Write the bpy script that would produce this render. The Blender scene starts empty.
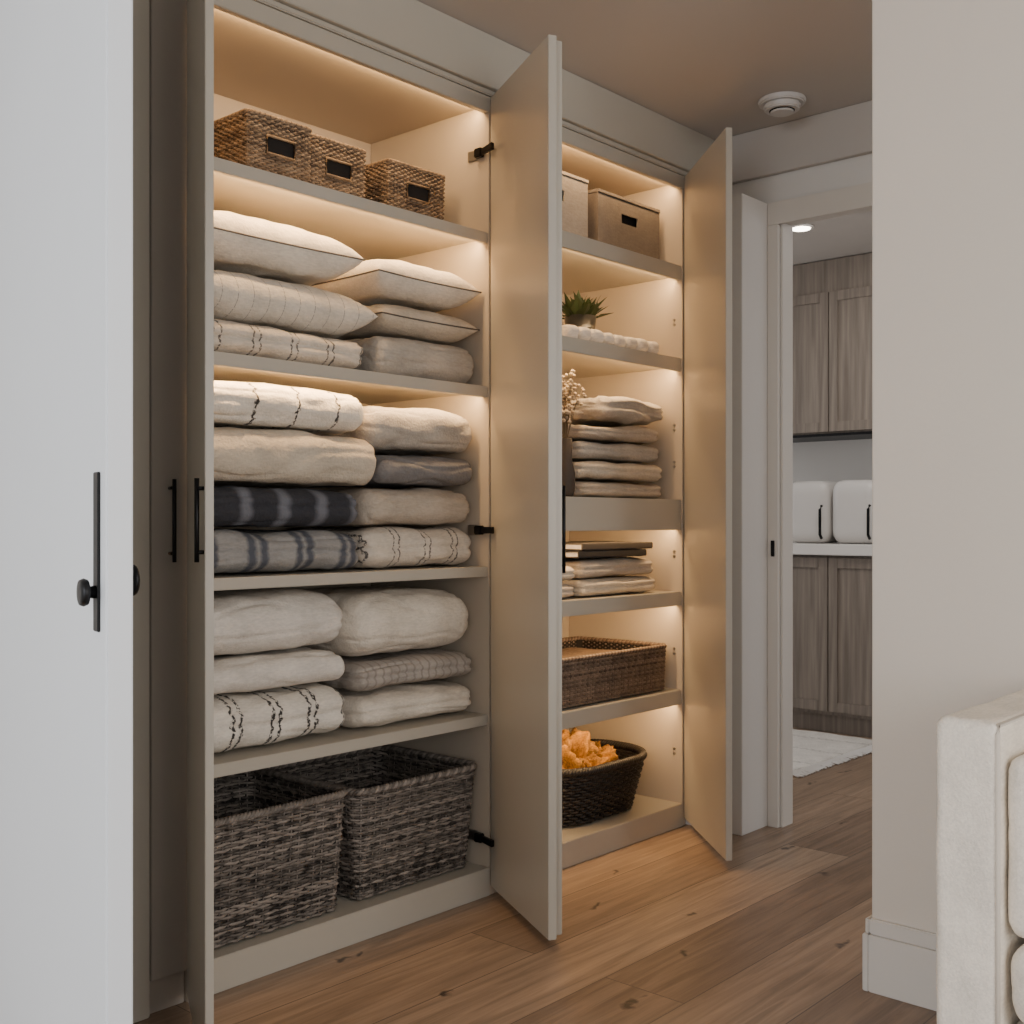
import bpy, bmesh, math, random
from mathutils import Vector, Matrix, noise
random.seed(7)
S=bpy.context.scene
COL=S.collection

# ---------------------------------------------------------------- materials
def newmat(name):
    m=bpy.data.materials.new(name); m.use_nodes=True
    nt=m.node_tree; b=nt.nodes['Principled BSDF']
    return m,nt,b
def N(nt,t,**k):
    n=nt.nodes.new(t)
    for a,v in k.items(): setattr(n,a,v)
    return n
def rgb(c): return (c[0],c[1],c[2],1)
def srgb(r,g,b):
    f=lambda v:(v/255/12.92) if v/255<=.04045 else ((v/255+.055)/1.055)**2.4
    return (f(r),f(g),f(b))
def paint(name,c,rough=.5,var=.04,bump=.02,scale=60,metal=0):
    m,nt,b=newmat(name)
    tc=N(nt,'ShaderNodeTexCoord'); nz=N(nt,'ShaderNodeTexNoise'); nz.inputs['Scale'].default_value=3; nz.inputs['Detail'].default_value=3
    nt.links.new(tc.outputs['Object'],nz.inputs['Vector'])
    mx=N(nt,'ShaderNodeMixRGB'); mx.inputs[1].default_value=rgb([v*(1-var) for v in c]); mx.inputs[2].default_value=rgb([min(1,v*(1+var)) for v in c])
    nt.links.new(nz.outputs['Fac'],mx.inputs[0]); nt.links.new(mx.outputs[0],b.inputs['Base Color'])
    b.inputs['Roughness'].default_value=rough; b.inputs['Metallic'].default_value=metal
    n2=N(nt,'ShaderNodeTexNoise'); n2.inputs['Scale'].default_value=scale; nt.links.new(tc.outputs['Object'],n2.inputs['Vector'])
    bp=N(nt,'ShaderNodeBump'); bp.inputs['Strength'].default_value=bump; bp.inputs['Distance'].default_value=.01
    nt.links.new(n2.outputs['Fac'],bp.inputs['Height']); nt.links.new(bp.outputs[0],b.inputs['Normal'])
    return m
def math_(nt,op,a,b=None,c=None):
    n=N(nt,'ShaderNodeMath',operation=op)
    for i,v in enumerate((a,b,c)):
        if v is None: continue
        if isinstance(v,(int,float)): n.inputs[i].default_value=v
        else: nt.links.new(v,n.inputs[i])
    return n.outputs[0]
def textile(name,base,stripe=None,period=.1,width=.1,jag=.01,offset=0,dash=0,weave=150,bump=.5,var=.10,soft=.3,group=0):
    m,nt,b=newmat(name)
    tc=N(nt,'ShaderNodeTexCoord'); ob=tc.outputs['Object']
    sp=N(nt,'ShaderNodeSeparateXYZ'); nt.links.new(ob,sp.inputs[0])
    nz=N(nt,'ShaderNodeTexNoise'); nz.inputs['Scale'].default_value=14; nz.inputs['Detail'].default_value=6; nt.links.new(ob,nz.inputs['Vector'])
    mp=N(nt,'ShaderNodeMapping'); mp.inputs['Scale'].default_value=(60,200,200); nt.links.new(ob,mp.inputs[0])
    ny=N(nt,'ShaderNodeTexNoise'); ny.inputs['Scale'].default_value=1; ny.inputs['Detail'].default_value=3; nt.links.new(mp.outputs[0],ny.inputs['Vector'])
    fac=math_(nt,'ADD',math_(nt,'MULTIPLY',nz.outputs['Fac'],.5),math_(nt,'MULTIPLY',ny.outputs['Fac'],.5))
    mr0=N(nt,'ShaderNodeMapRange'); nt.links.new(fac,mr0.inputs[0]); mr0.inputs[1].default_value=.35; mr0.inputs[2].default_value=.65
    mx=N(nt,'ShaderNodeMixRGB'); mx.inputs[1].default_value=rgb([v*(1-var*1.6) for v in base]); mx.inputs[2].default_value=rgb([min(1,v*(1+var)) for v in base])
    nt.links.new(mr0.outputs[0],mx.inputs[0]); col=mx.outputs[0]
    if stripe:
        n3=N(nt,'ShaderNodeTexNoise'); n3.inputs['Scale'].default_value=70; nt.links.new(ob,n3.inputs['Vector'])
        j=math_(nt,'MULTIPLY',math_(nt,'SUBTRACT',n3.outputs['Fac'],.5),jag*4)
        zz=math_(nt,'ADD',sp.outputs['Z'],sp.outputs['Y'])
        zg=math_(nt,'MULTIPLY',math_(nt,'PINGPONG',zz,.02),jag*40)
        x=math_(nt,'ADD',math_(nt,'ADD',sp.outputs['X'],j),zg)
        fr=math_(nt,'FRACT',math_(nt,'DIVIDE',math_(nt,'ADD',x,offset+10),period))
        d=math_(nt,'ABSOLUTE',math_(nt,'SUBTRACT',fr,.5))
        if group:
            d=math_(nt,'ABSOLUTE',math_(nt,'SUBTRACT',d,group))
        mr=N(nt,'ShaderNodeMapRange'); nt.links.new(d,mr.inputs[0]); mr.inputs[1].default_value=width*(1-soft); mr.inputs[2].default_value=width*(1+soft); mr.inputs[3].default_value=1; mr.inputs[4].default_value=0
        msk=mr.outputs[0]
        if dash:
            n4=N(nt,'ShaderNodeTexNoise'); n4.inputs['Scale'].default_value=dash; nt.links.new(ob,n4.inputs['Vector'])
            m4=N(nt,'ShaderNodeMapRange'); nt.links.new(n4.outputs['Fac'],m4.inputs[0]); m4.inputs[1].default_value=.38; m4.inputs[2].default_value=.50
            msk=math_(nt,'MULTIPLY',msk,m4.outputs[0])
        m2=N(nt,'ShaderNodeMixRGB'); nt.links.new(msk,m2.inputs[0]); nt.links.new(col,m2.inputs[1]); m2.inputs[2].default_value=rgb(stripe); col=m2.outputs[0]
    nt.links.new(col,b.inputs['Base Color'])
    b.inputs['Roughness'].default_value=.95
    w1=N(nt,'ShaderNodeTexNoise'); w1.inputs['Scale'].default_value=weave; w1.inputs['Detail'].default_value=2; nt.links.new(ob,w1.inputs['Vector'])
    bp=N(nt,'ShaderNodeBump'); bp.inputs['Strength'].default_value=bump; bp.inputs['Distance'].default_value=.005
    nt.links.new(w1.outputs['Fac'],bp.inputs['Height'])
    w2=N(nt,'ShaderNodeTexNoise'); w2.inputs['Scale'].default_value=22; w2.inputs['Detail'].default_value=4; nt.links.new(ob,w2.inputs['Vector'])
    b2=N(nt,'ShaderNodeBump'); b2.inputs['Strength'].default_value=.45*min(1,bump*2); b2.inputs['Distance'].default_value=.014
    nt.links.new(w2.outputs['Fac'],b2.inputs['Height']); nt.links.new(bp.outputs[0],b2.inputs['Normal'])
    nt.links.new(b2.outputs[0],b.inputs['Normal'])
    return m
def wicker(name,dark,light,rough=.7):
    m,nt,b=newmat(name)
    g=N(nt,'ShaderNodeNewGeometry'); tc=N(nt,'ShaderNodeTexCoord')
    nz=N(nt,'ShaderNodeTexNoise'); nz.inputs['Scale'].default_value=40; nz.inputs['Detail'].default_value=4; nt.links.new(tc.outputs['Object'],nz.inputs['Vector'])
    f=math_(nt,'ADD',math_(nt,'MULTIPLY',g.outputs['Random Per Island'],.55),math_(nt,'MULTIPLY',math_(nt,'SUBTRACT',nz.outputs['Fac'],.25),.9))
    cr=N(nt,'ShaderNodeValToRGB'); nt.links.new(f,cr.inputs[0])
    cr.color_ramp.elements[0].color=rgb(dark); cr.color_ramp.elements[1].color=rgb(light)
    cr.color_ramp.elements[0].position=.15; cr.color_ramp.elements[1].position=.95
    nt.links.new(cr.outputs[0],b.inputs['Base Color']); b.inputs['Roughness'].default_value=rough
    bp=N(nt,'ShaderNodeBump'); bp.inputs['Strength'].default_value=.4; bp.inputs['Distance'].default_value=.003
    n2=N(nt,'ShaderNodeTexNoise'); n2.inputs['Scale'].default_value=200; nt.links.new(tc.outputs['Object'],n2.inputs['Vector'])
    nt.links.new(n2.outputs['Fac'],bp.inputs['Height']); nt.links.new(bp.outputs[0],b.inputs['Normal'])
    return m
def emis(name,c,s):
    m,nt,b=newmat(name); b.inputs['Emission Color'].default_value=rgb(c); b.inputs['Emission Strength'].default_value=s
    b.inputs['Base Color'].default_value=rgb(c); return m
def wood(name,c1,c2,axis='Z',rough=.5):
    m,nt,b=newmat(name)
    tc=N(nt,'ShaderNodeTexCoord'); mp=N(nt,'ShaderNodeMapping')
    sc={'X':(1.5,30,30),'Y':(30,1.5,30),'Z':(30,30,1.5)}[axis]; mp.inputs['Scale'].default_value=sc
    nt.links.new(tc.outputs['Object'],mp.inputs[0]); nz=N(nt,'ShaderNodeTexNoise'); nz.inputs['Scale'].default_value=1.5; nz.inputs['Detail'].default_value=6
    nt.links.new(mp.outputs[0],nz.inputs['Vector']); cr=N(nt,'ShaderNodeValToRGB'); nt.links.new(nz.outputs['Fac'],cr.inputs[0])
    cr.color_ramp.elements[0].color=rgb(c1); cr.color_ramp.elements[0].position=.3; cr.color_ramp.elements[1].color=rgb(c2); cr.color_ramp.elements[1].position=.7
    nt.links.new(cr.outputs[0],b.inputs['Base Color']); b.inputs['Roughness'].default_value=rough
    return m
def floor_mat():
    m,nt,b=newmat('oak_planks')
    tc=N(nt,'ShaderNodeTexCoord'); ob=tc.outputs['Object']
    br=N(nt,'ShaderNodeTexBrick'); nt.links.new(ob,br.inputs['Vector'])
    br.inputs['Scale'].default_value=1; br.inputs['Brick Width'].default_value=2.2; br.inputs['Row Height'].default_value=.235
    br.inputs['Mortar Size'].default_value=.0018; br.inputs['Mortar Smooth'].default_value=.3; br.offset=.37
    br.inputs['Color1'].default_value=rgb((0,0,0)); br.inputs['Color2'].default_value=rgb((1,1,1)); br.inputs['Mortar'].default_value=rgb((.5,.5,.5))
    cr=N(nt,'ShaderNodeValToRGB'); nt.links.new(br.outputs['Color'],cr.inputs[0])
    cr.color_ramp.elements[0].color=rgb(srgb(130,108,90)); cr.color_ramp.elements[1].color=rgb(srgb(165,141,119))
    mp=N(nt,'ShaderNodeMapping'); mp.inputs['Scale'].default_value=(2.0,34,1); nt.links.new(ob,mp.inputs[0])
    ad=N(nt,'ShaderNodeVectorMath',operation='ADD'); nt.links.new(mp.outputs[0],ad.inputs[0])
    cx=N(nt,'ShaderNodeCombineXYZ'); nt.links.new(math_(nt,'MULTIPLY',br.outputs['Color'],40),cx.inputs[0]); nt.links.new(cx.outputs[0],ad.inputs[1])
    nz=N(nt,'ShaderNodeTexNoise'); nz.inputs['Scale'].default_value=1; nz.inputs['Detail'].default_value=10; nz.inputs['Roughness'].default_value=.62; nz.inputs['Distortion'].default_value=1.1; nt.links.new(ad.outputs[0],nz.inputs['Vector'])
    g=N(nt,'ShaderNodeMapRange'); nt.links.new(nz.outputs['Fac'],g.inputs[0]); g.inputs[1].default_value=.3; g.inputs[2].default_value=.7; g.inputs[3].default_value=.58; g.inputs[4].default_value=1.2
    mu=N(nt,'ShaderNodeMixRGB',blend_type='MULTIPLY'); mu.inputs[0].default_value=1; nt.links.new(cr.outputs[0],mu.inputs[1]); nt.links.new(g.outputs[0],mu.inputs[2])
    mk=N(nt,'ShaderNodeMapping'); mk.inputs['Scale'].default_value=(1.3,3.4,1); mk.inputs['Location'].default_value=(.3,.5,0); nt.links.new(ob,mk.inputs[0])
    nd=N(nt,'ShaderNodeTexNoise'); nd.inputs['Scale'].default_value=16; nt.links.new(ob,nd.inputs['Vector'])
    av=N(nt,'ShaderNodeVectorMath',operation='MULTIPLY_ADD'); nt.links.new(nd.outputs['Color'],av.inputs[0]); av.inputs[1].default_value=(.30,.30,0); nt.links.new(mk.outputs[0],av.inputs[2])
    vo=N(nt,'ShaderNodeTexVoronoi'); vo.inputs['Scale'].default_value=1.15; vo.voronoi_dimensions='2D'; nt.links.new(av.outputs[0],vo.inputs['Vector'])
    kr=N(nt,'ShaderNodeMapRange'); nt.links.new(vo.outputs['Distance'],kr.inputs[0]); kr.inputs[1].default_value=.016; kr.inputs[2].default_value=.055; kr.inputs[3].default_value=.85; kr.inputs[4].default_value=0
    m2=N(nt,'ShaderNodeMixRGB'); nt.links.new(kr.outputs[0],m2.inputs[0]); nt.links.new(mu.outputs[0],m2.inputs[1]); m2.inputs[2].default_value=rgb((.025,.017,.013))
    m3=N(nt,'ShaderNodeMixRGB'); nt.links.new(math_(nt,'MULTIPLY',br.outputs['Fac'],.8),m3.inputs[0]); nt.links.new(m2.outputs[0],m3.inputs[1]); m3.inputs[2].default_value=rgb((.04,.027,.02))
    nt.links.new(m3.outputs[0],b.inputs['Base Color']); b.inputs['Roughness'].default_value=.36
    bp=N(nt,'ShaderNodeBump'); bp.inputs['Strength'].default_value=.2; bp.inputs['Distance'].default_value=.003; nt.links.new(g.outputs[0],bp.inputs['Height']); nt.links.new(bp.outputs[0],b.inputs['Normal'])
    return m

M={}
M['cab']=paint('greige_cabinet_paint',srgb(184,177,164),.34)
M['cabin']=paint('cabinet_interior_paint',srgb(190,177,159),.5)
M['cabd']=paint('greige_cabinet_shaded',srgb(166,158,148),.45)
M['wall']=paint('wall_plaster',srgb(217,207,194),.85,.03,.05)
M['wallw']=paint('wall_white',srgb(218,214,209),.8,.02,.04)
M['ceil']=paint('ceiling_paint',srgb(190,183,176),.9,.03,.03)
M['trim']=paint('trim_paint',srgb(214,207,198),.45)
M['door']=paint('door_white',srgb(220,223,226),.45,.03)
M['black']=paint('black_metal',(.010,.010,.011),.4,.05,.01,60,.6)
M['steel']=paint('hinge_steel',(.35,.33,.3),.35,.05,.01,60,.9)
M['brass']=paint('brass',(.5,.36,.18),.35,.05,.01,60,.9)
M['dark']=paint('dark_matte',(.015,.012,.010),.9)  # near-black for legs and vent, and for interior shade in baskets and boxes
M['white']=paint('white_plastic',srgb(205,201,197),.4)
M['floor']=floor_mat()
M['kwood']=wood('grey_oak',srgb(110,100,91),srgb(141,130,119),'Z')
M['counter']=paint('quartz',srgb(222,219,215),.25)
M['led']=emis('led_strip',(1,.66,.36),1.6)
M['lamp']=emis('downlight_glow',(1,.9,.75),12)
M['boucle']=textile('sofa_linen',srgb(234,224,209),weave=300,bump=.3,var=.09)
M['welt']=paint('sofa_welt',srgb(206,195,180),.9)

# ---------------------------------------------------------------- helpers
def obj(name,me,mat=None,parent=None,smooth=False):
    o=bpy.data.objects.new(name,me); COL.objects.link(o)
    if mat: me.materials.append(mat)
    if parent: o.parent=parent
    if smooth:
        for p in me.polygons: p.use_smooth=True
    return o
def empty(name):
    e=bpy.data.objects.new(name,None); e.empty_display_size=.1; COL.objects.link(e); return e
def box(name,x0,x1,y0,y1,z0,z1,mat,parent=None,bev=.0015):
    bm=bmesh.new(); bmesh.ops.create_cube(bm,size=1)
    for v in bm.verts:
        v.co=Vector(((v.co.x)*(x1-x0),(v.co.y)*(y1-y0),(v.co.z)*(z1-z0)))
    if bev: bmesh.ops.bevel(bm,geom=bm.edges[:],offset=bev,segments=2,affect='EDGES')
    me=bpy.data.meshes.new(name); bm.to_mesh(me); bm.free()
    o=obj(name,me,mat,parent); o.location=((x0+x1)/2,(y0+y1)/2,(z0+z1)/2); return o
def prism(name,pts,z0,z1,mat,parent=None,bev=.0015):
    bm=bmesh.new()
    a=[bm.verts.new((p[0],p[1],z0)) for p in pts]; b=[bm.verts.new((p[0],p[1],z1)) for p in pts]
    n=len(pts); bm.faces.new(a[::-1]); bm.faces.new(b)
    for i in range(n): bm.faces.new((a[i],a[(i+1)%n],b[(i+1)%n],b[i]))
    bmesh.ops.recalc_face_normals(bm,faces=bm.faces[:])
    if bev: bmesh.ops.bevel(bm,geom=bm.edges[:],offset=bev,segments=2,affect='EDGES')
    me=bpy.data.meshes.new(name); bm.to_mesh(me); bm.free(); return obj(name,me,mat,parent)
def tube(V,F,pts,r,sides=6,closed=False,rs=None):
    n=len(pts); base=len(V)
    up=Vector((0,0,1))
    for i,p in enumerate(pts):
        a=pts[(i-1)%n] if (closed or i>0) else pts[i]; b=pts[(i+1)%n] if (closed or i<n-1) else pts[i]
        t=(b-a)
        t=t.normalized() if t.length>1e-9 else Vector((1,0,0))
        u=up if abs(t.z)<.95 else Vector((1,0,0))
        s=t.cross(u).normalized(); w=s.cross(t)
        rr=rs[i] if rs else r
        for k in range(sides):
            an=2*math.pi*k/sides
            V.append(p+s*math.cos(an)*rr+w*math.sin(an)*rr)
    m=n if closed else n-1
    for i in range(m):
        for k in range(sides):
            a=base+i*sides+k; b=base+i*sides+(k+1)%sides; j=(i+1)%n
            c=base+j*sides+(k+1)%sides; d=base+j*sides+k
            F.append((a,b,c,d))
    if not closed:
        F.append(tuple(base+k for k in range(sides))[::-1]); F.append(tuple(base+(n-1)*sides+k for k in range(sides)))
def tubeobj(name,paths,mat,parent=None,sides=8):
    V=[];F=[]
    for pts,r,cl in paths: tube(V,F,[Vector(p) for p in pts],r,sides,cl)
    me=bpy.data.meshes.new(name); me.from_pydata([tuple(v) for v in V],[],F); me.update()
    return obj(name,me,mat,parent,True)
def fb(p,s=1.0):
    return noise.noise(p*s)+.5*noise.noise(p*s*2.1+Vector((9,3,1)))+.25*noise.noise(p*s*4.3+Vector((2,7,5)))
def slabmesh(w,d,h,r,layers=1,ldepth=.014,amp=.006,seed=0,cuts=30,topamp=.010,power=1.5,droop=.08):
    bm=bmesh.new(); bmesh.ops.create_cube(bm,size=2); bmesh.ops.subdivide_edges(bm,edges=bm.edges[:],cuts=cuts,use_grid_fill=True)
    H=Vector((w/2,d/2,h/2)); so=Vector((seed*3.7,seed*1.3,seed*5.1))
    rr=Vector((min(r[0],H.x*.98),min(r[1],H.y*.98),min(r[2],H.z*.98)))
    for v in bm.verts:
        p=Vector([math.copysign(1-(1-min(1,abs(c)))**power,c) for c in v.co])
        q=Vector((p.x*H.x,p.y*H.y,p.z*H.z)); c=Vector([max(-(H[i]-rr[i]),min(H[i]-rr[i],q[i])) for i in range(3)])
        e=Vector([(q[i]-c[i])/rr[i] for i in range(3)])
        if e.length>1e-6: e.normalize()
        q=c+Vector([e[i]*rr[i] for i in range(3)])
        t=(q.z/h)+.5
        if layers>1:
            wob=.07*noise.noise(Vector((q.x*6,q.y*6,seed)))
            g=abs(math.sin(math.pi*layers*(t+wob)))**.45
            for i in (0,1):
                ed=max(0,(abs(q[i])/H[i]-.72)/.28)
                q[i]-=math.copysign(ldepth*(1-g)*ed,q[i])
        nv=fb(q*9+so)*amp
        nv-=amp*.9*max(0,1-abs(noise.noise(Vector((q.x*4,q.y*10,q.z*16))+so))*7)
        q=q+e*nv
        tz=max(0,t)
        q.z+=topamp*tz*noise.noise(Vector((q.x*5,q.y*5,0))+so)
        q.z-=tz*h*droop*(abs(q.x/H.x)**5)
        v.co=q
    zm=min(v.co.z for v in bm.verts)
    for v in bm.verts: v.co.z-=zm
    zx=max(v.co.z for v in bm.verts)
    for v in bm.verts: v.co.z*=h/zx
    return bm
def slab(name,x0,x1,y0,y1,z0,h,mat,parent=None,r=(.035,.05,.06),**k):
    bm=slabmesh(x1-x0,y1-y0,h,r,**k)
    me=bpy.data.meshes.new(name); bm.to_mesh(me); bm.free()
    o=obj(name,me,mat,parent,True); o.location=((x0+x1)/2,(y0+y1)/2,z0); return o
def pillow(name,x0,x1,y0,y1,z0,h,mat,seed=0,piping=None,n=36,flat=.42,rot=0,parent=None):
    w=x1-x0; d=y1-y0; V=[];F=[]; so=Vector((seed*2.3,seed,4))
    def outl(u,v):
        x=u*(1-.05*(1-v*v)); y=v*(1-.05*(1-u*u)); return x*w/2,y*d/2
    def f(u,v): return ((1-u**6)**.52)*((1-v**6)**.52)*(.8+.2*(1-u*u)*(1-v*v))
    idx={}
    for s in (1,-1):
        for i in range(n+1):
            for j in range(n+1):
                u=math.sin((i/n-.5)*math.pi); v=math.sin((j/n-.5)*math.pi)
                edge=i in(0,n) or j in(0,n)
                if edge and s==-1: idx[(s,i,j)]=idx[(1,i,j)]; continue
                x,y=outl(u,v); T=max(0,f(u,v))
                z=h*(1-flat)*T if s==1 else -h*flat*min(1,T*1.3)
                z+=T*.05*h*fb(Vector((x*8,y*8,s))+so)
                ed=max(abs(u),abs(v)); z+=s*.035*h*math.sin((x if abs(v)>abs(u) else y)*60+seed)*max(0,ed-.6)*(1-ed)*8
                idx[(s,i,j)]=len(V); V.append((x,y,z))
        for i in range(n):
            for j in range(n):
                q=(idx[(s,i,j)],idx[(s,i+1,j)],idx[(s,i+1,j+1)],idx[(s,i,j+1)])
                F.append(q if s==1 else q[::-1])
    zm=min(v[2] for v in V); V=[(a,b,c-zm) for a,b,c in V]
    zx=max(v[2] for v in V); V=[(a,b,c*h/zx) for a,b,c in V]
    me=bpy.data.meshes.new(name); me.from_pydata(V,[],F); me.update(); me.materials.append(mat)
    for p in me.polygons: p.use_smooth=True
    if piping:
        pv=[];pf=[]; ring=[]
        for k in range(4*n):
            s,t=divmod(k,n); a=[(t,0),(n,t),(n-t,n),(0,n-t)][s]; ring.append(Vector(V[idx[(1,)+a]]))
        tube(pv,pf,ring,.0025,6,True)
        bm=bmesh.new(); bm.from_mesh(me); base=[bm.verts.new(v) for v in pv]
        for q in pf:
            fc=bm.faces.new([base[i] for i in q]); fc.material_index=1; fc.smooth=True
        bm.to_mesh(me); bm.free(); me.materials.append(piping)
    o=obj(name,me,None,parent); o.location=((x0+x1)/2,(y0+y1)/2,z0); o.rotation_euler=(0,0,rot); return o

def basket(name,x0,x1,y0,y1,z0,h,mat,rows=24,sp=.03,cr=.03,flare=.03,rad=None,rim=.008,hole=None,dark_shell=None,jit=.0012,linf=0.0):
    w=(x1-x0);d=(y1-y0); cx=(x0+x1)/2; cy=(y0+y1)/2
    cr=min(cr,w/2-.001,d/2-.001)
    L=2*(w-2*cr)+2*(d-2*cr)+2*math.pi*cr
    def P(s,sc=0):
        s=s%L; a=w-2*cr; b=d-2*cr; q=math.pi*cr/2
        hw=w/2;hd=d/2
        segs=[(a,0),(q,1),(b,2),(q,3),(a,4),(q,5),(b,6),(q,7)]
        for l,k in segs:
            if s<=l or k==7: break
            s-=l
        if k==0: p=(-hw+cr+s,-hd);n=(0,-1)
        elif k==2: p=(hw,-hd+cr+s);n=(1,0)
        elif k==4: p=(hw-cr-s,hd);n=(0,1)
        elif k==6: p=(-hw,hd-cr-s);n=(-1,0)
        else:
            c={1:(hw-cr,-hd+cr,-90),3:(hw-cr,hd-cr,0),5:(-hw+cr,hd-cr,90),7:(-hw+cr,-hd+cr,180)}[k]
            an=math.radians(c[2])+s/cr; n=(math.cos(an),math.sin(an)); p=(c[0]+n[0]*cr,c[1]+n[1]*cr)
        return Vector((p[0],p[1],0)),Vector((n[0],n[1],0))
    ns=int(L/sp); ns+=ns%2; st=L/ns
    V=[];F=[]; dz=h/rows; rad=rad or dz*.56
    def prof(z): return -flare*(1-z/h)**1.0
    hx0=hx1=hz0=hz1=None
    if hole: hx0,hx1,hz0,hz1=hole
    for r in range(rows):
        z=dz*(r+.5); run=[]; runs=[]; closed=True
        for k in range(ns*2):
            p,n=P(k*st/2)
            off=0 if k%2 else (rad*.95 if ((k//2)+r)%2 else -rad*.95)
            q=p+n*(off+prof(z)); q.z=z+random.uniform(-1,1)*jit
            q+=n*random.uniform(-1,1)*jit*.6
            if hole and hx0<q.x<hx1 and hz0<z<hz1 and p.y<-d/2+.002:
                closed=False
                if len(run)>1: runs.append(run)
                run=[]
            else: run.append(q)
        if closed: tube(V,F,run,rad,5,True)
        else:
            if runs: run=run+runs.pop(0)
            if len(run)>1: runs.append(run)
            for rn in runs: tube(V,F,rn,rad,5,False)
    for k in range(ns):
        p,n=P(k*st)
        if hole and hx0<p.x<hx1 and p.y<-d/2+.002:
            for za,zb in ((0,hz0),(hz1,h)):
                tube(V,F,[p+n*prof(za)+Vector((0,0,za)),p+n*prof(zb)+Vector((0,0,zb))],rad*.6,5)
        else: tube(V,F,[p+n*prof(z)+Vector((0,0,z)) for z in (0,h*.5,h)],rad*.6,5)
    m=ns*3
    for ph in range(3):
        pts=[]
        for k in range(m*2):
            p,n=P(k*L/(m*2)); an=k*2*math.pi/8+ph*2.094
            pts.append(p+n*math.cos(an)*rim*.6+Vector((0,0,h+rim*.3+math.sin(an)*rim*.6)))
        tube(V,F,pts,rim*.55,5,True)
    if hole:
        yy=-d/2+prof((hz0+hz1)/2)-.001
        tube(V,F,[Vector((a,yy,b)) for a,b in ((hx0,hz0),(hx1,hz0),(hx1,hz1),(hx0,hz1))],rad*1.1,6,True)
    m=64; ring=[]
    for z,ins in ((h-.002,rad*linf),(.006,rad*linf)):
        row=[]
        for k in range(m):
            p,n=P(k*L/m); row.append(len(V)); q=p+n*(prof(z)-ins); q.z=z; V.append(q)
        ring.append(row)
    lf=[]
    for k in range(m): lf.append((ring[0][k],ring[0][(k+1)%m],ring[1][(k+1)%m],ring[1][k]))
    lf.append(tuple(ring[1]))
    me=bpy.data.meshes.new(name); me.from_pydata([tuple(v) for v in V],[],F+lf); me.update()
    me.materials.append(mat); me.materials.append(dark_shell or M['dark'])  # added near-black shell paints the gaps and handle holes dark
    for i,p in enumerate(me.polygons):
        p.use_smooth=i<len(F)
        if i>=len(F): p.material_index=1
    o=obj(name,me); o.location=(cx,cy,z0+.001+rad); return o

def bar_handle(name,base,normal,z0,z1,proj,parent,r=.005):
    b=Vector((base[0],base[1],0)); n=Vector((normal[0],normal[1],0)).normalized()
    a=b+n*proj
    paths=[([a+Vector((0,0,z0)),a+Vector((0,0,(z0+z1)/2)),a+Vector((0,0,z1))],r,False)]
    for z in (z0+.02,z1-.02): paths.append(([b+Vector((0,0,z)),a+Vector((0,0,z))],r*.85,False))
    return tubeobj(name,paths,M['black'],parent)
def leaf(name,H,F,t,side,z0,z1,mat,parent):
    H=Vector(H);F=Vector(F); d=(F-H).normalized(); n=Vector((-d.y,d.x))*side
    return prism(name,[H,F,F+n*t,H+n*t],z0,z1,mat,parent),d,n

# ---------------------------------------------------------------- room shell
CH=2.64; D=2.39
box('floor',-2.6,7.2,-3,4.6,-.08,0,M['floor'],bev=0)
box('ceiling',-2.6,7.2,-3,4.6,CH,CH+.08,M['ceil'],bev=0)
box('wall_back',-2.6,3.87,2.965,3.06,0,CH,M['wall'],bev=0)
box('wall_left',-2.6,.93,D,2.964,0,CH,M['wallw'],bev=0)
box('wall_right',2.675,2.80,-3,1.206,0,CH,M['wall'],bev=.004)
bb=empty('baseboard_right')
box('board',2.657,2.675,-3,1.206,.0,.14,M['trim'],bb,.002)
box('cap',2.662,2.675,-3,1.206,.1405,.178,M['trim'],bb,.003)
box('board_end',2.657,2.80,1.2065,1.222,.0,.14,M['trim'],bb,.002)
box('cap_end',2.662,2.80,1.2065,1.217,.1405,.178,M['trim'],bb,.003)
box('wall_return',3.668,3.868,2.15,2.964,0,2.355,M['wallw'],bev=.002)
box('wall_return_upper',3.668,3.868,D,2.964,2.356,CH-.001,M['wall'],bev=0)
wd=empty('wall_doorway')
box('pier_left',3.87,3.95,2.105,4.6,0,CH,M['wallw'],wd,0)
box('header',3.87,3.95,1.20,2.105,2.29,CH,M['wallw'],wd,0)
box('pier_right',3.87,3.95,-3,1.20,0,CH,M['wallw'],wd,0)
tr=empty('trim_doorway')
box('casing_left',3.852,3.869,2.105,2.149,0,2.269,M['trim'],tr)
box('casing_top',3.852,3.869,1.15,2.149,2.27,2.355,M['trim'],tr)
box('casing_right',3.852,3.869,1.15,1.205,0,2.269,M['trim'],tr)
box('jamb_left',3.871,3.951,2.095,2.104,0,2.279,M['trim'],tr)
box('jamb_top',3.871,3.951,1.205,2.104,2.28,2.289,M['trim'],tr)
box('strike_plate',3.846,3.8515,2.118,2.132,1.02,1.08,M['black'],tr)
box('trim_header_band',3.84,3.868,-2.9,D-.05,2.46,CH-.001,M['ceil'],bev=.002)

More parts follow.
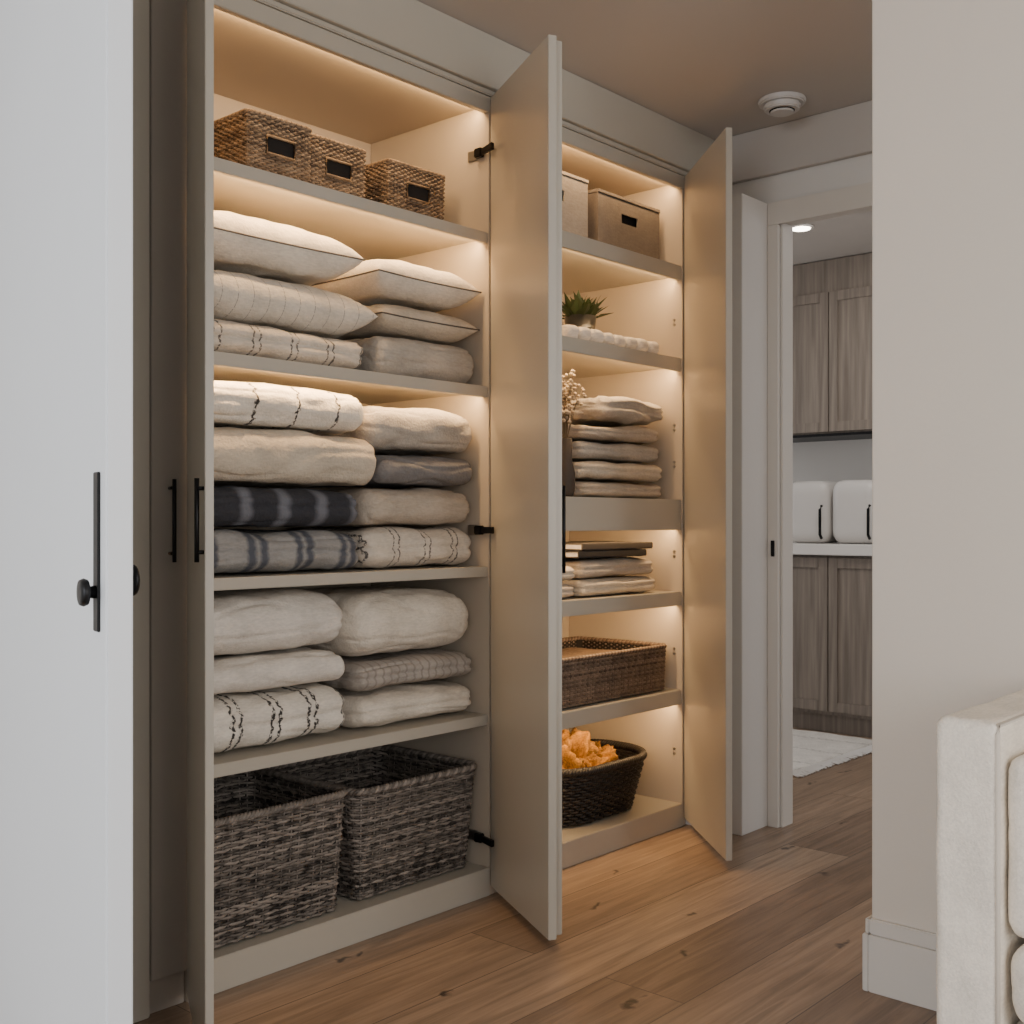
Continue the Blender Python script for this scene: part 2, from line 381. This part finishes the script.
# kitchen beyond
box('wall_kitchen',6.36,6.46,.5,4.6,0,CH,M['wallw'],bev=0)
kb=empty('kitchen_base_cabinet')
box('carcass',5.77,6.34,1.2,4.2,.10,.965,M['kwood'],kb)
box('toe_kick',5.80,6.34,1.2,4.2,.0,.10,M['kwood'],kb)
box('countertop',5.72,6.34,1.2,4.2,.97,1.03,M['counter'],kb,.004)
def shaker(nm,x,y0,y1,z0,z1,par,mat,fr=.07):
    box(nm+'_panel',x+.008,x+.02,y0+.003,y1-.003,z0,z1,mat,par,0)
    box(nm+'_stile_a',x,x+.008,y0+.003,y0+fr,z0,z1,mat,par); box(nm+'_stile_b',x,x+.008,y1-fr,y1-.003,z0,z1,mat,par)
    box(nm+'_rail_a',x,x+.008,y0+fr,y1-fr,z0,z0+fr,mat,par); box(nm+'_rail_b',x,x+.008,y0+fr,y1-fr,z1-fr,z1,mat,par)
for i in range(6):
    shaker('door%d'%i,5.749,1.49+i*.45,1.94+i*.45,.12,.955,kb,M['kwood'],.055)
ku=empty('kitchen_wall_cabinet')
box('carcass',6.0,6.345,1.2,4.2,1.65,CH-.005,M['kwood'],ku)
box('bottom_rail',5.99,6.345,1.2,4.2,1.635,1.65,M['black'],ku)
for i in range(6):
    shaker('door%d'%i,5.979,1.60+i*.45,2.05+i*.45,1.66,2.45,ku,M['kwood'],.055)
def canister(nm,y0,y1):
    e=empty(nm)
    slab('body',5.86,6.14,y0,y1,1.031,.35,M['white'],e,r=(.05,.06,.07),amp=0,topamp=0,cuts=14,droop=0)
    tubeobj('handle',[([(5.855,y0+.03,1.06),(5.835,y0+.03,1.08),(5.835,y0+.03,1.22),(5.855,y0+.03,1.24)],.008,False)],M['black'],e)
canister('countertop_bread_bin',2.90,3.16); canister('countertop_bread_bin',2.62,2.885)
rug=empty('shag_rug')
slab('pile',4.66,5.68,2.50,3.5,.002,.022,textile('rug_wool',srgb(215,210,203),srgb(185,180,175),.3,.03,.02,weave=90,bump=1),rug,r=(.02,.02,.01),amp=.004,topamp=.01,droop=0)
V=[];F=[]
for i in range(110):
    x=4.67+i*.0092; tube(V,F,[Vector((x,2.505,.012)),Vector((x+random.uniform(-.008,.008),2.47,.010)),Vector((x+random.uniform(-.015,.015),2.44+random.uniform(-.01,.01),.006))],.0035,4)
me=bpy.data.meshes.new('fringe'); me.from_pydata([tuple(v) for v in V],[],F); obj('fringe',me,M['white'],rug)
def disc(name,x,y,z,r,h,mat,parent=None,seg=40):
    bm=bmesh.new(); bmesh.ops.create_cone(bm,segments=seg,radius1=r*.93,radius2=r,depth=h,cap_ends=True)
    bmesh.ops.bevel(bm,geom=[e for e in bm.edges if abs(e.verts[0].co.z-e.verts[1].co.z)<1e-6],offset=min(h*.25,.004),segments=2,affect='EDGES')
    me=bpy.data.meshes.new(name); bm.to_mesh(me); bm.free(); o=obj(name,me,mat,parent,False); o.location=(x,y,z); return o
dl=empty('recessed_downlight'); disc('ring',5.26,2.744,CH-.004,.065,.008,M['white'],dl); disc('lens',5.26,2.744,CH-.010,.048,.004,M['lamp'],dl)
sd=empty('smoke_detector'); disc('base',3.63,1.967,CH-.009,.085,.018,M['white'],sd); disc('body',3.63,1.967,CH-.028,.066,.02,M['white'],sd); disc('vent',3.63,1.967,CH-.040,.045,.004,M['dark'],sd); disc('cap',3.63,1.967,CH-.045,.042,.006,M['white'],sd)

# ---------------------------------------------------------------- cabinets
ZT=2.455
def cabinet(name,x0,x1,xL,xR,shelves,ymax=2.94):
    e=empty(name)
    box('side_left',x0,xL,D,ymax,0,2.50,M['cabin'],e); box('side_right',xR,x1,D,ymax,0,2.50,M['cabin'],e)
    box('back_panel',xL,xR,ymax,ymax+.02,0,2.50,M['cabin'],e,0)
    box('top_panel',xL,xR,D+.02,ymax,2.435,2.45,M['cabin'],e)
    box('plinth',xL,xR,D-.004,ymax,0.0,.086,M['cab'],e,.002)
    for i,(zt,th,solid) in enumerate(shelves):
        if solid: box('shelf_%d'%(i+1),xL,xR,D+.004,ymax,zt-th,zt,M['cab'],e,.002)
        else:
            box('shelf_%d'%(i+1),xL,xR,D+.0205,ymax,zt-th+.016,zt,M['cab'],e,0)
            box('shelf_lip_%d'%(i+1),xL,xR,D+.004,D+.020,zt-th,zt,M['cab'],e,.002)
    return e
c1=cabinet('linen_cabinet',1.512,2.59,1.535,2.567,[(2.043,.034,0),(1.568,.034,0),(1.012,.03,1),(.556,.032,1)])
c2=cabinet('linen_cabinet',2.592,3.664,2.63,3.640,[(2.12,.055,0),(1.77,.05,0),(1.235,.115,0),(.886,.052,0),(.515,.055,0)])
c0=empty('tall_cabinet')
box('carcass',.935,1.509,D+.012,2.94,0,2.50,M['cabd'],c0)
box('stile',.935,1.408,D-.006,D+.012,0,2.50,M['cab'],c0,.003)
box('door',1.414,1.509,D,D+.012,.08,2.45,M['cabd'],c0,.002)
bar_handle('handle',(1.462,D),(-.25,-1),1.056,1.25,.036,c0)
hd=empty('trim_crown')
box('head_rail',.935,3.664,D-.002,D+.02,2.412,2.46,M['cab'],hd,.002)
box('bead',.935,3.664,D-.010,D+.02,2.461,2.478,M['cab'],hd,.003)
box('fascia',.935,3.868,D-.024,D-.001,2.479,CH-.001,M['cab'],hd,.002)
o,d,n=leaf('door_left',(1.503,2.383),(1.268,1.945),.017,1,.03,ZT,M['cab'],c1)
bar_handle('handle_left',(1.268-d.x*.022,1.945-d.y*.022),(-n.x,-n.y),1.07,1.237,.014,c1)
o,d,n=leaf('door_right',(2.566,2.383),(2.334,1.956),.024,1,.03,ZT,M['cab'],c1)
o,d,n=leaf('door_left',(2.645,2.383),(2.393,1.957),.018,-1,.03,ZT,M['cab'],c2)
bar_handle('handle_left',(2.393-d.x*.03,1.957-d.y*.03),(-n.x,-n.y),1.01,1.25,.016,c2)
o,d,n=leaf('door_right',(3.643,2.383),(3.275,1.98),.022,1,.03,ZT,M['cab'],c2)
def hinge(par,x,y,z,d):
    box('hinge_cup',x-.022,x-.002,y+.02,y+.05,z-.014,z+.014,M['black'],par,.003)
    prism('hinge_arm',[(x-.012,y+.04),(x-.004,y+.04),(x-.004+d[0]*.05,y+d[1]*.05),(x-.018+d[0]*.05,y+d[1]*.05)],z-.010,z+.010,M['black'],par)
    prism('hinge_plate',[(x-.004,y+.05),(x-.001,y+.05),(x-.001,y+.09),(x-.006,y+.09)],z-.016,z+.016,M['steel'],par)
for z in (2.29,1.125,.175): hinge(c1,2.566,2.385,z,(-.48,-.88))
V=[];F=[]
for z in [.27,.65,1.02,1.36,1.50,1.90]:
    for dz in (0,.018): tube(V,F,[Vector((3.634,2.425,z+dz)),Vector((3.641,2.425,z+dz))],.005,8)
me=bpy.data.meshes.new('shelf_pins'); me.from_pydata([tuple(v) for v in V],[],F); obj('shelf_pins',me,M['steel'],c2)
box('hinge_brass',1.538,1.545,2.40,2.43,2.34,2.40,M['brass'],c1)

def led(par,x0,x1,z,power,y=D+.030,tilt=48):
    box('led_strip',x0+.01,x1-.01,y-.004,y+.004,z-.004,z-.001,M['led'],par,0)
    l=bpy.data.lights.new('led_light','AREA'); l.shape='RECTANGLE'; l.size=x1-x0-.03; l.size_y=.008; l.energy=power; l.color=(1,.63,.30)
    o=bpy.data.objects.new('led_light',l); COL.objects.link(o); o.location=((x0+x1)/2,y,z-.008); o.rotation_euler=(math.radians(tilt),0,0); o.parent=par
for z,p in ((2.434,4.6),(2.025,5.4),(1.550,4.6)): led(c1,1.54,2.565,z,p)
for z,p in ((2.434,4.2),(2.081,4.4),(1.736,4.8),(1.136,3.8),(.850,4.3),(.476,3.9)): led(c2,2.632,3.638,z,p)

# ---------------------------------------------------------------- open room door
rd=empty('door_1')
P0=Vector((.761,1.398)); dd=Vector((.225,.974)).normalized(); tt=Vector((dd.y,-dd.x))
prism('slab',[P0,P0+dd*.80,P0+dd*.80+tt*.036,P0+tt*.036],.012,2.40,M['door'],rd,.0025)
nl=-tt
pb=P0+dd*.036
prism('escutcheon',[pb-dd*.011,pb+dd*.011,pb+dd*.011+nl*.004,pb-dd*.011+nl*.004],1.003,1.217,M['black'],rd,.001)
def knob(nm,c,nrm,z,st,r,par):
    a=Vector((c.x,c.y,z)); nn=Vector((nrm.x,nrm.y,0))
    V=[];F=[]
    tube(V,F,[a+nn*t for t in (0,st*.55,st*.6,st*.8,st,st*1.02)],r,20,False,[r*.5,r*.4,r*.9,r,r*.9,r*.3])
    me=bpy.data.meshes.new(nm); me.from_pydata([tuple(v) for v in V],[],F); obj(nm,me,M['black'],par,True)
knob('knob',pb,nl,1.056,.024,.019,rd)
knob('thumbturn',P0+dd*.05+tt*.036,tt,1.07,.018,.022,rd)
box('door_jamb',.86,.93,2.19,D-.001,0,2.5,M['trim'],rd,.002)

# ---------------------------------------------------------------- textiles
T=dict(
 cream=textile('linen_cream',srgb(224,214,199)), taupe=textile('linen_taupe',srgb(182,170,155)), beige=textile('linen_beige',srgb(200,188,170)),
 grey=textile('wool_grey',srgb(122,120,120)), lgrey=textile('wool_light_grey',srgb(180,172,161)),
 white=textile('cotton_white',srgb(220,213,203)),
 fine=textile('linen_fine_stripe',srgb(217,208,194),srgb(140,132,123),.05,.02,.0004,0,dash=200),
 stitch=textile('cream_black_stitch',srgb(226,218,205),srgb(58,54,52),.135,.034,.006,.02,dash=120),
 stitch2=textile('cream_stitch_dense',srgb(226,219,207),srgb(54,51,50),.12,.036,.005,.03,dash=120,group=.10),
 stitchg=textile('beige_grey_stitch',srgb(210,200,186),srgb(92,87,83),.12,.024,.003,0,dash=150,group=.09),
 denim=textile('charcoal_banded',srgb(52,53,59),srgb(108,110,118),.12,.14,.0015,.02,soft=.55),
 greyst=textile('grey_with_bands',srgb(150,148,145),srgb(84,87,95),.15,.08,.003,.06,soft=.5,group=.12),
 gstripe=textile('grey_twill',srgb(172,164,155),srgb(150,142,134),.03,.12,.001))
dk=paint('piping',srgb(92,84,78),.8)
YF=2.425; YB=2.88
sd_=[1]
def bl(x0,x1,z0,h,m,layers=2,yf=YF,yb=YB,**k):
    sd_[0]+=1
    k.setdefault('r',(.03,.06,h*.46))
    slab('folded_blanket',x0,x1,yf,yb,z0,h,T[m],layers=layers,seed=sd_[0],**k)
z=1.570
bl(1.565,2.115,z,.10,'stitchg',2); pillow('throw_pillow',1.565,2.15,2.43,2.89,z+.101,.145,T['fine'],2,rot=.015)
pillow('throw_pillow',1.565,2.10,2.43,2.88,z+.247,.150,T['cream'],3,piping=dk,rot=-.02)
bl(2.15,2.555,z,.13,'lgrey',1); pillow('throw_pillow',2.155,2.555,2.42,2.88,z+.131,.10,T['beige'],5,piping=dk)
pillow('throw_pillow',2.13,2.552,2.41,2.87,z+.232,.128,T['cream'],6,piping=dk,rot=.01)
z=1.014
bl(1.56,2.098,z,.120,'greyst'); bl(1.56,2.095,z+.121,.114,'denim'); bl(1.56,2.15,z+.236,.148,'beige',1,yf=2.415); bl(1.56,2.11,z+.385,.122,'stitch',1)
bl(2.112,2.557,z,.123,'stitchg',2,yf=2.435); bl(2.118,2.552,z+.124,.116,'taupe',1,yf=2.435); bl(2.165,2.552,z+.241,.10,'grey',1); bl(2.125,2.552,z+.342,.138,'lgrey',1)
z=.558
bl(1.56,2.06,z,.148,'stitch2',2,r=(.05,.08,.065)); bl(1.56,2.045,z+.149,.095,'white',1); bl(1.56,2.06,z+.245,.165,'white',1,r=(.06,.1,.08),yf=2.43)
bl(2.078,2.557,z,.108,'cream',2,r=(.04,.08,.05)); bl(2.08,2.554,z+.109,.092,'gstripe',2); bl(2.068,2.552,z+.202,.19,'cream',1,r=(.06,.1,.09))

sg=wicker('seagrass',srgb(84,67,53),srgb(172,147,119))
for a,b,yf in ((1.738,1.945,2.47),(1.96,2.165,2.50),(2.255,2.485,2.50)):
    basket('seagrass_basket',a,b,yf,yf+.27,2.044,.165,sg,rows=26,sp=.0125,cr=.012,flare=.004,rim=.006,hole=(-.045,.045,.070,.116),jit=.0005,linf=1.2)
wl=wicker('grey_willow',srgb(34,30,27),srgb(166,155,144),.6)
basket('willow_basket',1.55,2.025,2.405,2.86,.087,.315,wl,rows=42,sp=.026,cr=.045,flare=.025,rim=.010,jit=.0020)
basket('willow_basket',2.055,2.545,2.41,2.87,.087,.305,wl,rows=42,sp=.026,cr=.045,flare=.03,rim=.010,jit=.0020)

# right cabinet contents
fb_=textile('felt_box',srgb(118,108,99),bump=.2)
fb2=textile('felt_box_light',srgb(156,146,135),bump=.2)
def fbox(x0,x1,y0,y1,z0,h,mat):
    e=empty('fabric_storage_box'); t=.006
    box('front_low',x0,x1,y0,y0+t,z0,z0+h*.58,mat,e,0); box('front_high',x0,x1,y0,y0+t,z0+h*.75,z0+h*.99,mat,e,0)
    cx=(x0+x1)/2; box('front_a',x0,cx-.05,y0,y0+t,z0+h*.58,z0+h*.75,mat,e,0); box('front_b',cx+.05,x1,y0,y0+t,z0+h*.58,z0+h*.75,mat,e,0)
    box('side_a',x0,x0+t,y0+t,y1,z0,z0+h,mat,e); box('side_b',x1-t,x1,y0+t,y1,z0,z0+h,mat,e); box('back',x0+t,x1-t,y1-t,y1,z0,z0+h,mat,e)
    box('inside',x0+t+.002,x1-t-.002,y0+.03,y1-t-.002,z0+.002,z0+h*.9,M['dark'],e)  # near-black block paints the interior shade behind the handle slot
    box('lid',x0-.003,x1+.003,y0-.003,y1+.003,z0+h,z0+h+.012,mat,e)
fbox(2.79,3.15,2.46,2.80,2.121,.215,fb2); fbox(3.21,3.59,2.46,2.82,2.121,.20,fb_)
pl=empty('potted_plant')
px_,py_,pz=3.36,2.66,1.771
bm=bmesh.new(); bmesh.ops.create_cone(bm,segments=32,radius1=.048,radius2=.06,depth=.15,cap_ends=True); me=bpy.data.meshes.new('pot'); bm.to_mesh(me); bm.free()
o=obj('pot',me,paint('dark_ceramic',(.03,.03,.03),.3),pl,True); o.location=(px_,py_,pz+.075)
V=[];F=[]
for i in range(90):
    a=random.uniform(0,6.28); L=random.uniform(.06,.12); el=random.uniform(.2,1.4); w=.016
    dr=Vector((math.cos(a)*math.cos(el),math.sin(a)*math.cos(el),math.sin(el))); s=Vector((-math.sin(a),math.cos(a),0)); c=Vector((px_+random.uniform(-.04,.04),py_+random.uniform(-.04,.04),pz+.14))
    b=len(V); V+= [c,c+dr*L*.5+s*w,c+dr*L+Vector((0,0,-.012)),c+dr*L*.5-s*w]; F.append((b,b+1,b+2,b+3))
me=bpy.data.meshes.new('leaves'); me.from_pydata([tuple(v) for v in V],[],F); obj('leaves',me,paint('leaf_green',srgb(52,66,36),.5,.3),pl)
nk=empty('rolled_napkins')
for i in range(8):
    x=3.00+i*.068; slab('napkin_%d'%i,x,x+.066,2.42,2.56,1.771,.055,T['white'],nk,r=(.02,.03,.022),cuts=10,amp=.004,topamp=.002,seed=i)
df=empty('dried_flower_vase')
vx,vy=3.035,2.465
V=[];F=[]
tube(V,F,[Vector((vx,vy,1.236+zz)) for zz in (0,.02,.08,.13,.20)],.03,20,False,[.022,.03,.032,.020,.022])
me=bpy.data.meshes.new('vase'); me.from_pydata([tuple(v) for v in V],[],F); obj('vase',me,paint('vase_clay',srgb(60,52,46),.7),df,True)
V=[];F=[];V2=[];F2=[]
for i in range(44):
    a=random.uniform(0,6.28); s=random.uniform(.02,.10); hh=random.uniform(.26,.40); b=Vector((vx,vy,1.42)); t=Vector((vx+.01+math.cos(a)*s,vy+.02+math.sin(a)*s*.6,1.236+.03+hh))
    tube(V,F,[b,(b+t)/2+Vector((0,0,.02)),t],.0014,4)
    for k in range(5):
        q=t+Vector((random.uniform(-.018,.018),random.uniform(-.015,.015),random.uniform(-.045,.01))); tube(V2,F2,[q,q+Vector((0,0,.006)),q+Vector((0,0,.012))],.006,6,False,[.004,.008,.002])
me=bpy.data.meshes.new('stems'); me.from_pydata([tuple(v) for v in V],[],F); obj('stems',me,paint('stem',srgb(110,92,66),.8),df)
me=bpy.data.meshes.new('blooms'); me.from_pydata([tuple(v) for v in V2],[],F2); obj('blooms',me,paint('bloom',srgb(180,162,136),.9),df)
z=1.236
def bl2(x0,x1,z0,h,m,**k):
    sd_[0]+=1; slab('folded_throw',x0,x1,k.pop('yf',2.43),k.pop('yb',2.84),z0,h,T[m],layers=k.pop('layers',2),seed=sd_[0],r=(.022,.035,h*.40),cuts=24,ldepth=.008,droop=.03,amp=.004,**k)
bl2(3.09,3.575,z,.062,'taupe'); bl2(3.08,3.58,z+.063,.070,'beige'); bl2(3.09,3.575,z+.134,.070,'lgrey',yf=2.44)
bl2(3.10,3.56,z+.205,.065,'taupe',topamp=.02)
slab('folded_throw',3.20,3.60,2.42,2.82,z+.271,.10,T['lgrey'],r=(.05,.07,.046),seed=77,cuts=26,amp=.012,topamp=.03,layers=2)
z=.887
bl2(2.80,3.055,z,.06,'taupe'); bl2(2.80,3.055,z+.061,.055,'beige')
bl2(3.08,3.54,z,.064,'beige'); bl2(3.08,3.52,z+.065,.072,'taupe')
bk=empty('stacked_books')
for i,(c,a,b) in enumerate(((srgb(40,38,38),3.06,3.46),(srgb(60,54,50),3.08,3.50))):
    mm=paint('book_cover_%d'%i,c,.6); zz=z+.139+i*.026
    box('cover_bottom_%d'%i,a,b,2.43,2.72,zz,zz+.004,mm,bk,0); box('pages_%d'%i,a+.004,b-.006,2.434,2.715,zz+.004,zz+.02,M['white'],bk,0); box('spine_%d'%i,a,b,2.428,2.4335,zz+.004,zz+.020,mm,bk,0); box('cover_top_%d'%i,a,b,2.43,2.72,zz+.020,zz+.024,mm,bk,0)
bw=wicker('brown_rattan',srgb(76,61,51),srgb(156,133,112))
basket('rattan_basket',2.72,3.59,2.425,2.85,.516,.160,bw,rows=22,sp=.014,cr=.025,flare=.006,rim=.008,jit=.0005,linf=1.2)
slab('folded_blanket',2.75,3.56,2.46,2.815,.535,.135,textile('basket_fill',srgb(116,95,77),bump=.9,var=.3,weave=70),r=(.04,.05,.05),seed=3,amp=.006)
db=wicker('black_willow',srgb(12,10,9),srgb(52,44,38),.5)
basket('dark_willow_basket',2.97,3.55,2.42,2.82,.087,.19,db,rows=18,sp=.026,cr=.18,flare=.05,rim=.014,jit=.0015)
def crumple(name,lst,mat):
    bm=bmesh.new()
    for (c,s,sd) in lst:
        r=bmesh.ops.create_icosphere(bm,subdivisions=5,radius=1)
        so=Vector((sd*3.1,sd,sd*.7))
        for v in r['verts']:
            p=v.co.copy(); k=1-abs(noise.noise(p*1.3+so))*1.5+.5-abs(noise.noise(p*2.8+so))*.7; k*=.8
            v.co=Vector((c[0]+p.x*s[0]*k,c[1]+p.y*s[1]*k,c[2]+p.z*s[2]*k))
    me=bpy.data.meshes.new(name); bm.to_mesh(me); bm.free(); o=obj(name,me,mat,None,True); return o
crumple('orange_napkin_pile',[((3.12,2.57,.26),(.10,.09,.12),1),((3.23,2.59,.27),(.10,.10,.12),2),((3.36,2.59,.25),(.09,.09,.08),3),((3.19,2.68,.285),(.12,.09,.12),4),((3.28,2.54,.235),(.09,.06,.07),6)],textile('orange_cloth',(.26,.115,.012),bump=.2,var=.5))

# ---------------------------------------------------------------- sofa
sf=empty('sofa')
def sl(nm,x0,x1,y0,y1,z0,h,r,**k): slab(nm,x0,x1,y0,y1,z0,h,M['boucle'],sf,r=r,topamp=k.pop('topamp',.002),amp=k.pop('amp',.0015),droop=0,**k)
sl('arm_left',1.985,2.63,.668,.782,.12,.690,(.018,.018,.02)); sl('arm_right',1.985,2.63,-1.25,-1.13,.12,.690,(.018,.018,.02))
sl('inner_arm_pad',2.0,2.55,.60,.667,.44,.315,(.03,.03,.03))
sl('back',2.45,2.63,-1.13,.665,.12,.690,(.03,.03,.03)); sl('base',2.0,2.46,-1.13,.665,.12,.17,(.015,.015,.015))
sl('seat_cushion_a',1.99,2.445,-.23,.662,.29,.15,(.04,.04,.05)); sl('seat_cushion_b',1.99,2.445,-1.125,-.235,.29,.15,(.04,.04,.05))
sl('back_cushion_a',2.33,2.46,-.23,.60,.44,.36,(.05,.05,.05)); sl('back_cushion_b',2.33,2.46,-1.12,-.235,.44,.36,(.05,.05,.05))
tubeobj('arm_piping',[([(1.988,.672,.14),(1.988,.672,.79),(1.996,.674,.803),(2.62,.674,.806)],.0042,False)],M['welt'],sf)
for i,(x,y) in enumerate(((2.03,.73),(2.58,.73),(2.03,-1.2),(2.58,-1.2))): box('leg_%d'%i,x-.02,x+.02,y-.02,y+.02,0,.13,M['dark'],sf)

# ---------------------------------------------------------------- lights
w=bpy.data.worlds.new('World'); S.world=w; w.use_nodes=True
bg=w.node_tree.nodes['Background']; bg.inputs[0].default_value=(.94,.96,1,1); bg.inputs[1].default_value=1.15
def area(name,loc,tgt,sx,sy,e,c):
    l=bpy.data.lights.new(name,'AREA'); l.shape='RECTANGLE'; l.size=sx; l.size_y=sy; l.energy=e; l.color=c
    o=bpy.data.objects.new(name,l); COL.objects.link(o); o.location=loc
    o.rotation_euler=(Vector(tgt)-Vector(loc)).to_track_quat('-Z','Y').to_euler(); return o
area('window_daylight',(-2.3,.6,1.6),(2.0,1.6,1.0),2.4,1.8,74,(.90,.95,1))
area('window_daylight',(.6,-2.8,1.7),(2.3,2.4,1.1),2.4,1.7,62,(1,.97,.93))
area('kitchen_light',(5.0,2.3,2.6),(5.3,2.6,0),1.0,1.0,24,(1,.95,.89))
area('hall_fill',(3.3,.4,2.6),(3.4,.8,0),.5,.5,8,(1,.93,.85))  # added fill lamp over the hall, no fixture there; lifts its brightness

# ---------------------------------------------------------------- camera
cam=bpy.data.cameras.new('camera'); co=bpy.data.objects.new('camera',cam); COL.objects.link(co)
cam.sensor_width=36; cam.lens=36*1138/1024; cam.shift_y=10/1024; cam.clip_start=.05
co.location=(0,0,1.15); co.rotation_euler=(math.pi/2,0,math.radians(41.8-90))
S.camera=co
